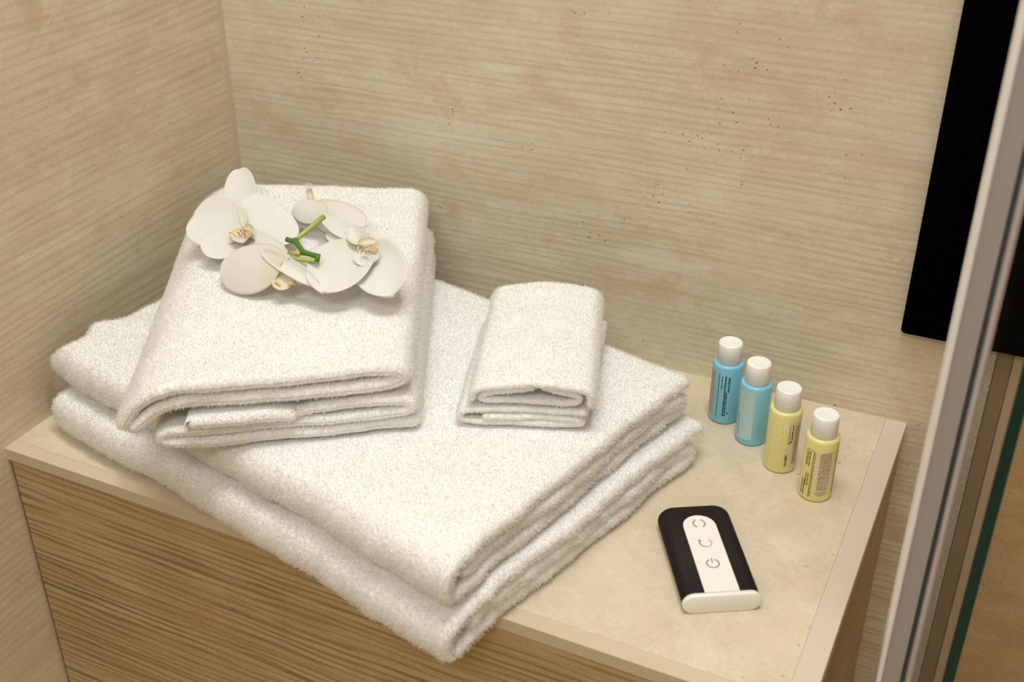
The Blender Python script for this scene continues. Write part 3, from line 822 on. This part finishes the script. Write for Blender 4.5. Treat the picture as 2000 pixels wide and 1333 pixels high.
TOPZ = HB + 0.0700        # level of the uppermost towel's nap above the bench
org = at(590, 490, TOPZ + 0.006)
orchid = tag(empty('orchid_spray', org), 'cut spray of four white orchid blooms on a green stem lying on the towels', 'flower')
def lp(u, v, dz): return at(u, v, TOPZ + (560 - v) / 220 * 0.009 + 0.0036 + dz) - org     # the towel rises towards the wall
def flower(center, mat=M_petal, r=0.0030):
    c = Vector(center)
    prof = [(0, -0.004), (r * 0.7, -0.003), (r, 0), (r * 0.8, 0.003), (0, 0.0045)]
    bm = lathe(prof, 14)
    o = from_bm('flower', bm, mat, orchid, True); o.location = c
    return o
UPV = Vector((0.15, -0.55, 0.82)).normalized()     # most blooms face up and towards the front
def petal(fl, b, t, w, mat=M_petal, name='petal', up=UPV, **k):
    """b, t = (pixel u, pixel v, height above the nap); w = width in metres"""
    me = petal_mesh(Vector(lp(*b)) - fl.location, Vector(lp(*t)) - fl.location, w, up, **k)
    o = link_mesh(name, me, mat, fl)
    md = o.modifiers.new('thickness', 'SOLIDIFY'); md.thickness = 0.0006; md.offset = 0
    return o
def bits(fl, pts, mat, name, r=0.0009):
    """little curved strands"""
    bm = bmesh.new()
    for a, b in pts:
        p0 = Vector(lp(*a)) - fl.location; p1 = Vector(lp(*b)) - fl.location
        md = (p0 + p1) / 2 + Vector((0, 0, 0.0012))
        t_ = tube([p0, md, p1], [r, r * 0.9, r * 0.4], 6)
        me = bpy.data.meshes.new('t'); t_.to_mesh(me); t_.free(); bm.from_mesh(me); bpy.data.meshes.remove(me)
    return from_bm(name, bm, mat, fl, True)
PXM = 1 / 2450.0     # about one photo pixel in metres at the blooms
SHP = (0.42, 0.38); SEP = (0.55, 0.45)

# bloom at the left, facing up
SEP = (0.52, 0.46)
fA = flower(lp(476, 456, 0.010))
petal(fA, (476, 458, 0.007), (471, 340, 0.013), 74 * PXM, name='sepal', shape=SEP, cup=0.04, curl=-0.05)
petal(fA, (468, 460, 0.007), (404, 500, 0.005), 84 * PXM, name='sepal', shape=SEP, cup=0.05)
petal(fA, (482, 462, 0.006), (522, 506, 0.004), 80 * PXM, name='sepal', shape=SEP, cup=0.05)
petal(fA, (476, 456, 0.011), (378, 422, 0.014), 126 * PXM, shape=(0.46, 0.42), cup=0.09, ruffle=0.03, seed=1)
petal(fA, (482, 456, 0.011), (566, 418, 0.015), 156 * PXM, shape=(0.46, 0.44), cup=0.12, ruffle=0.03, seed=2)
petal(fA, (470, 446, 0.014), (476, 474, 0.012), 44 * PXM, M_lip, 'lip', shape=(0.4, 0.4), cup=0.15)
petal(fA, (478, 442, 0.016), (496, 452, 0.016), 16 * PXM, M_lip, 'lip', shape=(0.4, 0.4), cup=0.2)
bits(fA, [((449, 455, .013), (462, 464, .013)), ((476, 456, .016), (486, 465, .016)), ((486, 452, .017), (490, 464, .016))], M_lipy, 'lip', 0.0009)
bits(fA, [((464, 454, .016), (470, 463, .015)), ((470, 450, .017), (474, 460, .016)), ((478, 452, .017), (479, 460, .017))], M_purple, 'speckle', 0.0005)

# bloom at the front, seen from behind
fC = flower(lp(548, 518, 0.014), M_back)
petal(fC, (548, 518, 0.017), (427, 514, 0.009), 116 * PXM, M_back, shape=(0.44, 0.40), cup=-0.12, ruffle=0.02, curl=0.08)
petal(fC, (560, 520, 0.014), (502, 464, 0.015), 54 * PXM, M_back, name='sepal', shape=SEP, cup=-0.06)
petal(fC, (562, 508, 0.011), (624, 540, 0.007), 66 * PXM, M_back, name='sepal', shape=SEP, cup=-0.05)
petal(fC, (512, 492, 0.019), (622, 557, 0.013), 34 * PXM, M_petal, shape=(0.45, 0.45), cup=0.05, curl=0.04)
petal(fC, (545, 536, 0.010), (562, 564, 0.005), 44 * PXM, M_lip, 'lip', shape=(0.4, 0.4), cup=0.15)
bits(fC, [((538, 552, .008), (548, 560, .006)), ((562, 554, .009), (578, 558, .007))], M_lipy, 'lip', 0.0011)

# bloom at the back, seen from behind with its lip pointing away
fD = flower(lp(626, 410, 0.014), M_back)
petal(fD, (634, 420, 0.017), (576, 400, 0.015), 62 * PXM, M_back, shape=(0.5, 0.40), cup=-0.10)
petal(fD, (612, 396, 0.017), (706, 446, 0.015), 84 * PXM, M_back, shape=(0.5, 0.46), cup=-0.10)
petal(fD, (628, 418, 0.018), (690, 466, 0.012), 40 * PXM, M_petal, name='sepal', shape=SEP, cup=0.05)
petal(fD, (625, 425, 0.007), (563, 426, 0.004), 56 * PXM, M_petal, name='sepal', shape=SEP, cup=0.05)
petal(fD, (610, 396, 0.014), (603, 366, 0.016), 15 * PXM, M_lip, 'lip', shape=(0.3, 0.6), cup=0.1)
bits(fD, [((600, 374, .018), (597, 364, .021)), ((597, 364, .021), (604, 359, .022)), ((604, 359, .022), (611, 366, .021)), ((604, 373, .018), (606, 362, .021))], M_petal, 'lip', 0.0006)

# bloom at the right, facing the front
fB = flower(lp(704, 486, 0.014))
petal(fB, (694, 480, 0.011), (640, 456, 0.008), 36 * PXM, name='sepal', shape=SEP, cup=0.05)
petal(fB, (712, 482, 0.010), (772, 478, 0.007), 44 * PXM, name='sepal', shape=SEP, cup=0.05)
petal(fB, (704, 500, 0.008), (712, 548, 0.005), 60 * PXM, name='sepal', shape=SEP, cup=0.05)
petal(fB, (704, 474, 0.016), (632, 572, 0.010), 122 * PXM, shape=(0.46, 0.40), cup=0.10, ruffle=0.025, seed=4)
petal(fB, (716, 480, 0.014), (770, 578, 0.009), 108 * PXM, shape=(0.46, 0.40), cup=0.10, ruffle=0.025, seed=5)
petal(fB, (710, 486, 0.019), (724, 518, 0.015), 52 * PXM, M_petal, 'lip', shape=(0.4, 0.35), cup=0.15)
petal(fB, (700, 478, 0.021), (688, 444, 0.021), 34 * PXM, M_petal, 'lip', shape=(0.4, 0.5), cup=0.1)
petal(fB, (700, 476, 0.022), (734, 472, 0.023), 20 * PXM, M_lip, 'lip', shape=(0.4, 0.4), cup=0.2)
petal(fB, (722, 482, 0.022), (740, 494, 0.021), 12 * PXM, M_lip, 'lip', shape=(0.4, 0.4), cup=0.2)
bits(fB, [((700, 482, .022), (699, 490, .021)), ((724, 483, .024), (738, 492, .022)), ((712, 488, .023), (714, 497, .021))], M_lipy, 'lip', 0.0009)
bits(fB, [((707, 488, .023), (705, 497, .022)), ((714, 489, .023), (717, 498, .022)), ((718, 490, .023), (722, 499, .022)), ((710, 489, .023), (709, 495, .023))], M_purple, 'speckle', 0.0005)
bits(fB, [((700, 448, .023), (714, 444, .026)), ((714, 444, .026), (721, 438, .027)), ((721, 438, .027), (722, 445, .026))], M_petal, 'lip', 0.0005)

# stem: dark zigzag with swollen joints, and the pale flower stalks
zs = [(560, 468, 0.024), (567, 470, 0.024), (577, 471, 0.024), (584, 481, 0.024), (592, 493, 0.024), (606, 497, 0.024), (621, 501, 0.024), (619, 511, 0.022)]
from_bm('stem', tube([lp(*p) for p in zs], [0.0022, 0.0020, 0.0028, 0.0020, 0.0026, 0.0020, 0.0026, 0.0019], 12), M_stem, orchid, True)
def stalk(p, r): from_bm('pedicel', tube([lp(*q) for q in p], r, 10), M_pedicel, orchid, True)
stalk([(577, 469, 0.024), (600, 450, 0.026), (632, 424, 0.027)], [0.0017, 0.0020, 0.0024])
stalk([(592, 493, 0.023), (580, 496, 0.022), (562, 494, 0.020)], [0.0019, 0.0022, 0.0008])
stalk([(620, 509, 0.022), (598, 508, 0.021), (564, 506, 0.020)], [0.0018, 0.0020, 0.0012])

# --- terry pile: fine curled loops rooted on every outside face of the towels
def tree_of(root):
    bpy.context.view_layer.update()
    V, P = [], []
    for o in root.children_recursive:
        if o.type != 'MESH': continue
        off = len(V); mw = o.matrix_world
        V += [mw @ v.co for v in o.data.vertices]; P += [[off + i for i in p.vertices] for p in o.data.polygons]
    return BVHTree.FromPolygons(V, P)
orchid_tree = tree_of(orchid)
def grow_pile(budget=600000):
    verts = np.concatenate([t[1] for t in ALL]); polys = []; o = 0
    for t in ALL: polys.append(t[2] + o); o += len(t[1])
    bvh = BVHTree.FromPolygons(verts.tolist(), np.concatenate(polys).tolist())
    weights = []
    for (ob, W, Q, nr, ar, base, pile, dens) in ALL:
        ctr = W[Q].mean(1); keep = np.zeros(len(Q))
        view = np.array(CAM)[None] - ctr
        for i in range(len(Q)):
            if nr[i, 2] < -0.55 or ar[i] < 1e-10: continue
            n = Vector(nr[i])
            hit = bvh.ray_cast(Vector(ctr[i]) + n * 0.0004, n, 0.016)
            if hit[0] is None: keep[i] = 1.0
            elif hit[3] > 0.0035: keep[i] = 0.55
        weights.append(ar * keep * dens)
    tot = sum(w.sum() for w in weights)
    for t, wgt in zip(ALL, weights):
        ob, W, Q, nr, ar, base, pile, dens = t
        N = int(budget * wgt.sum() / tot)
        f = rng.choice(len(Q), N, p=wgt / wgt.sum())
        a, b = rng.random((2, N, 1))
        q = W[Q[f]]
        p = (q[:, 0] * (1 - a) + q[:, 1] * a) * (1 - b) + (q[:, 3] * (1 - a) + q[:, 2] * a) * b
        n = nr[f]
        L = pile * rng.uniform(0.55, 1.1, (N, 1)) * np.where(n[:, 2:3] > 0.85, 0.72, 1.0)
        d1 = n + rng.normal(0, 0.55, (N, 3)); d1 /= np.linalg.norm(d1, axis=1)[:, None]
        d2 = d1 + rng.normal(0, 0.6, (N, 3)); d2 /= np.linalg.norm(d2, axis=1)[:, None]
        sd = np.cross(d1, rng.normal(0, 1, (N, 3))); sd /= np.linalg.norm(sd, axis=1)[:, None]
        wd = rng.uniform(0.00015, 0.00024, (N, 1))
        p0 = p - n * 0.0004; p1 = p + d1 * L * 0.5; p2 = p1 + d2 * L * 0.45
        # every strand: a quad and a tip triangle
        P = np.stack([p0 - sd * wd, p0 + sd * wd, p1 + sd * wd, p1 - sd * wd, p2], 1).reshape(-1, 3) - base
        # drop the strands that would poke into a neighbouring thing
        oV, oP = [], []; o_ = 0
        for t2 in ALL:
            if t2[0] is ob: continue
            oV.append(t2[1]); oP.append(t2[2] + o_); o_ += len(t2[1])
        otree = BVHTree.FromPolygons(np.concatenate(oV).tolist(), np.concatenate(oP).tolist())
        keep = np.ones(N, bool)
        q1 = p2 + (p2 - p0) * 0.40; dv = q1 - p0; dl = np.linalg.norm(dv, axis=1)
        trees = [otree] + ([orchid_tree] if ob is hand_up else [])
        for i in range(N):
            for tr_ in trees:
                if tr_.ray_cast(Vector(p0[i]), Vector(dv[i]), dl[i])[0] is not None: keep[i] = False
        if ob is bath_low:
            keep &= ~((p2[:, 2] < H + 0.0006) & (p2[:, 1] > -0.374))
        P = P.reshape(N, 5, 3)[keep].reshape(-1, 3); N = int(keep.sum()); n = n[keep]; d1 = d1[keep]
        k_ = np.arange(N)[:, None] * 5
        tri = np.concatenate([k_ + [0, 1, 2], k_ + [0, 2, 3], k_ + [3, 2, 4]], 0)
        me = bpy.data.meshes.new('terry_pile')
        me.vertices.add(len(P)); me.vertices.foreach_set('co', P.astype(np.float32).ravel())
        me.loops.add(tri.size); me.loops.foreach_set('vertex_index', tri.astype(np.int32).ravel())
        me.polygons.add(len(tri)); me.polygons.foreach_set('loop_start', np.arange(len(tri), dtype=np.int32) * 3)
        me.update()
        me.polygons.foreach_set('use_smooth', np.ones(len(tri), bool))
        po = link_mesh('terry_pile', me, M_pile, ob, smooth=False); tag(po, kind='stuff')
grow_pile()
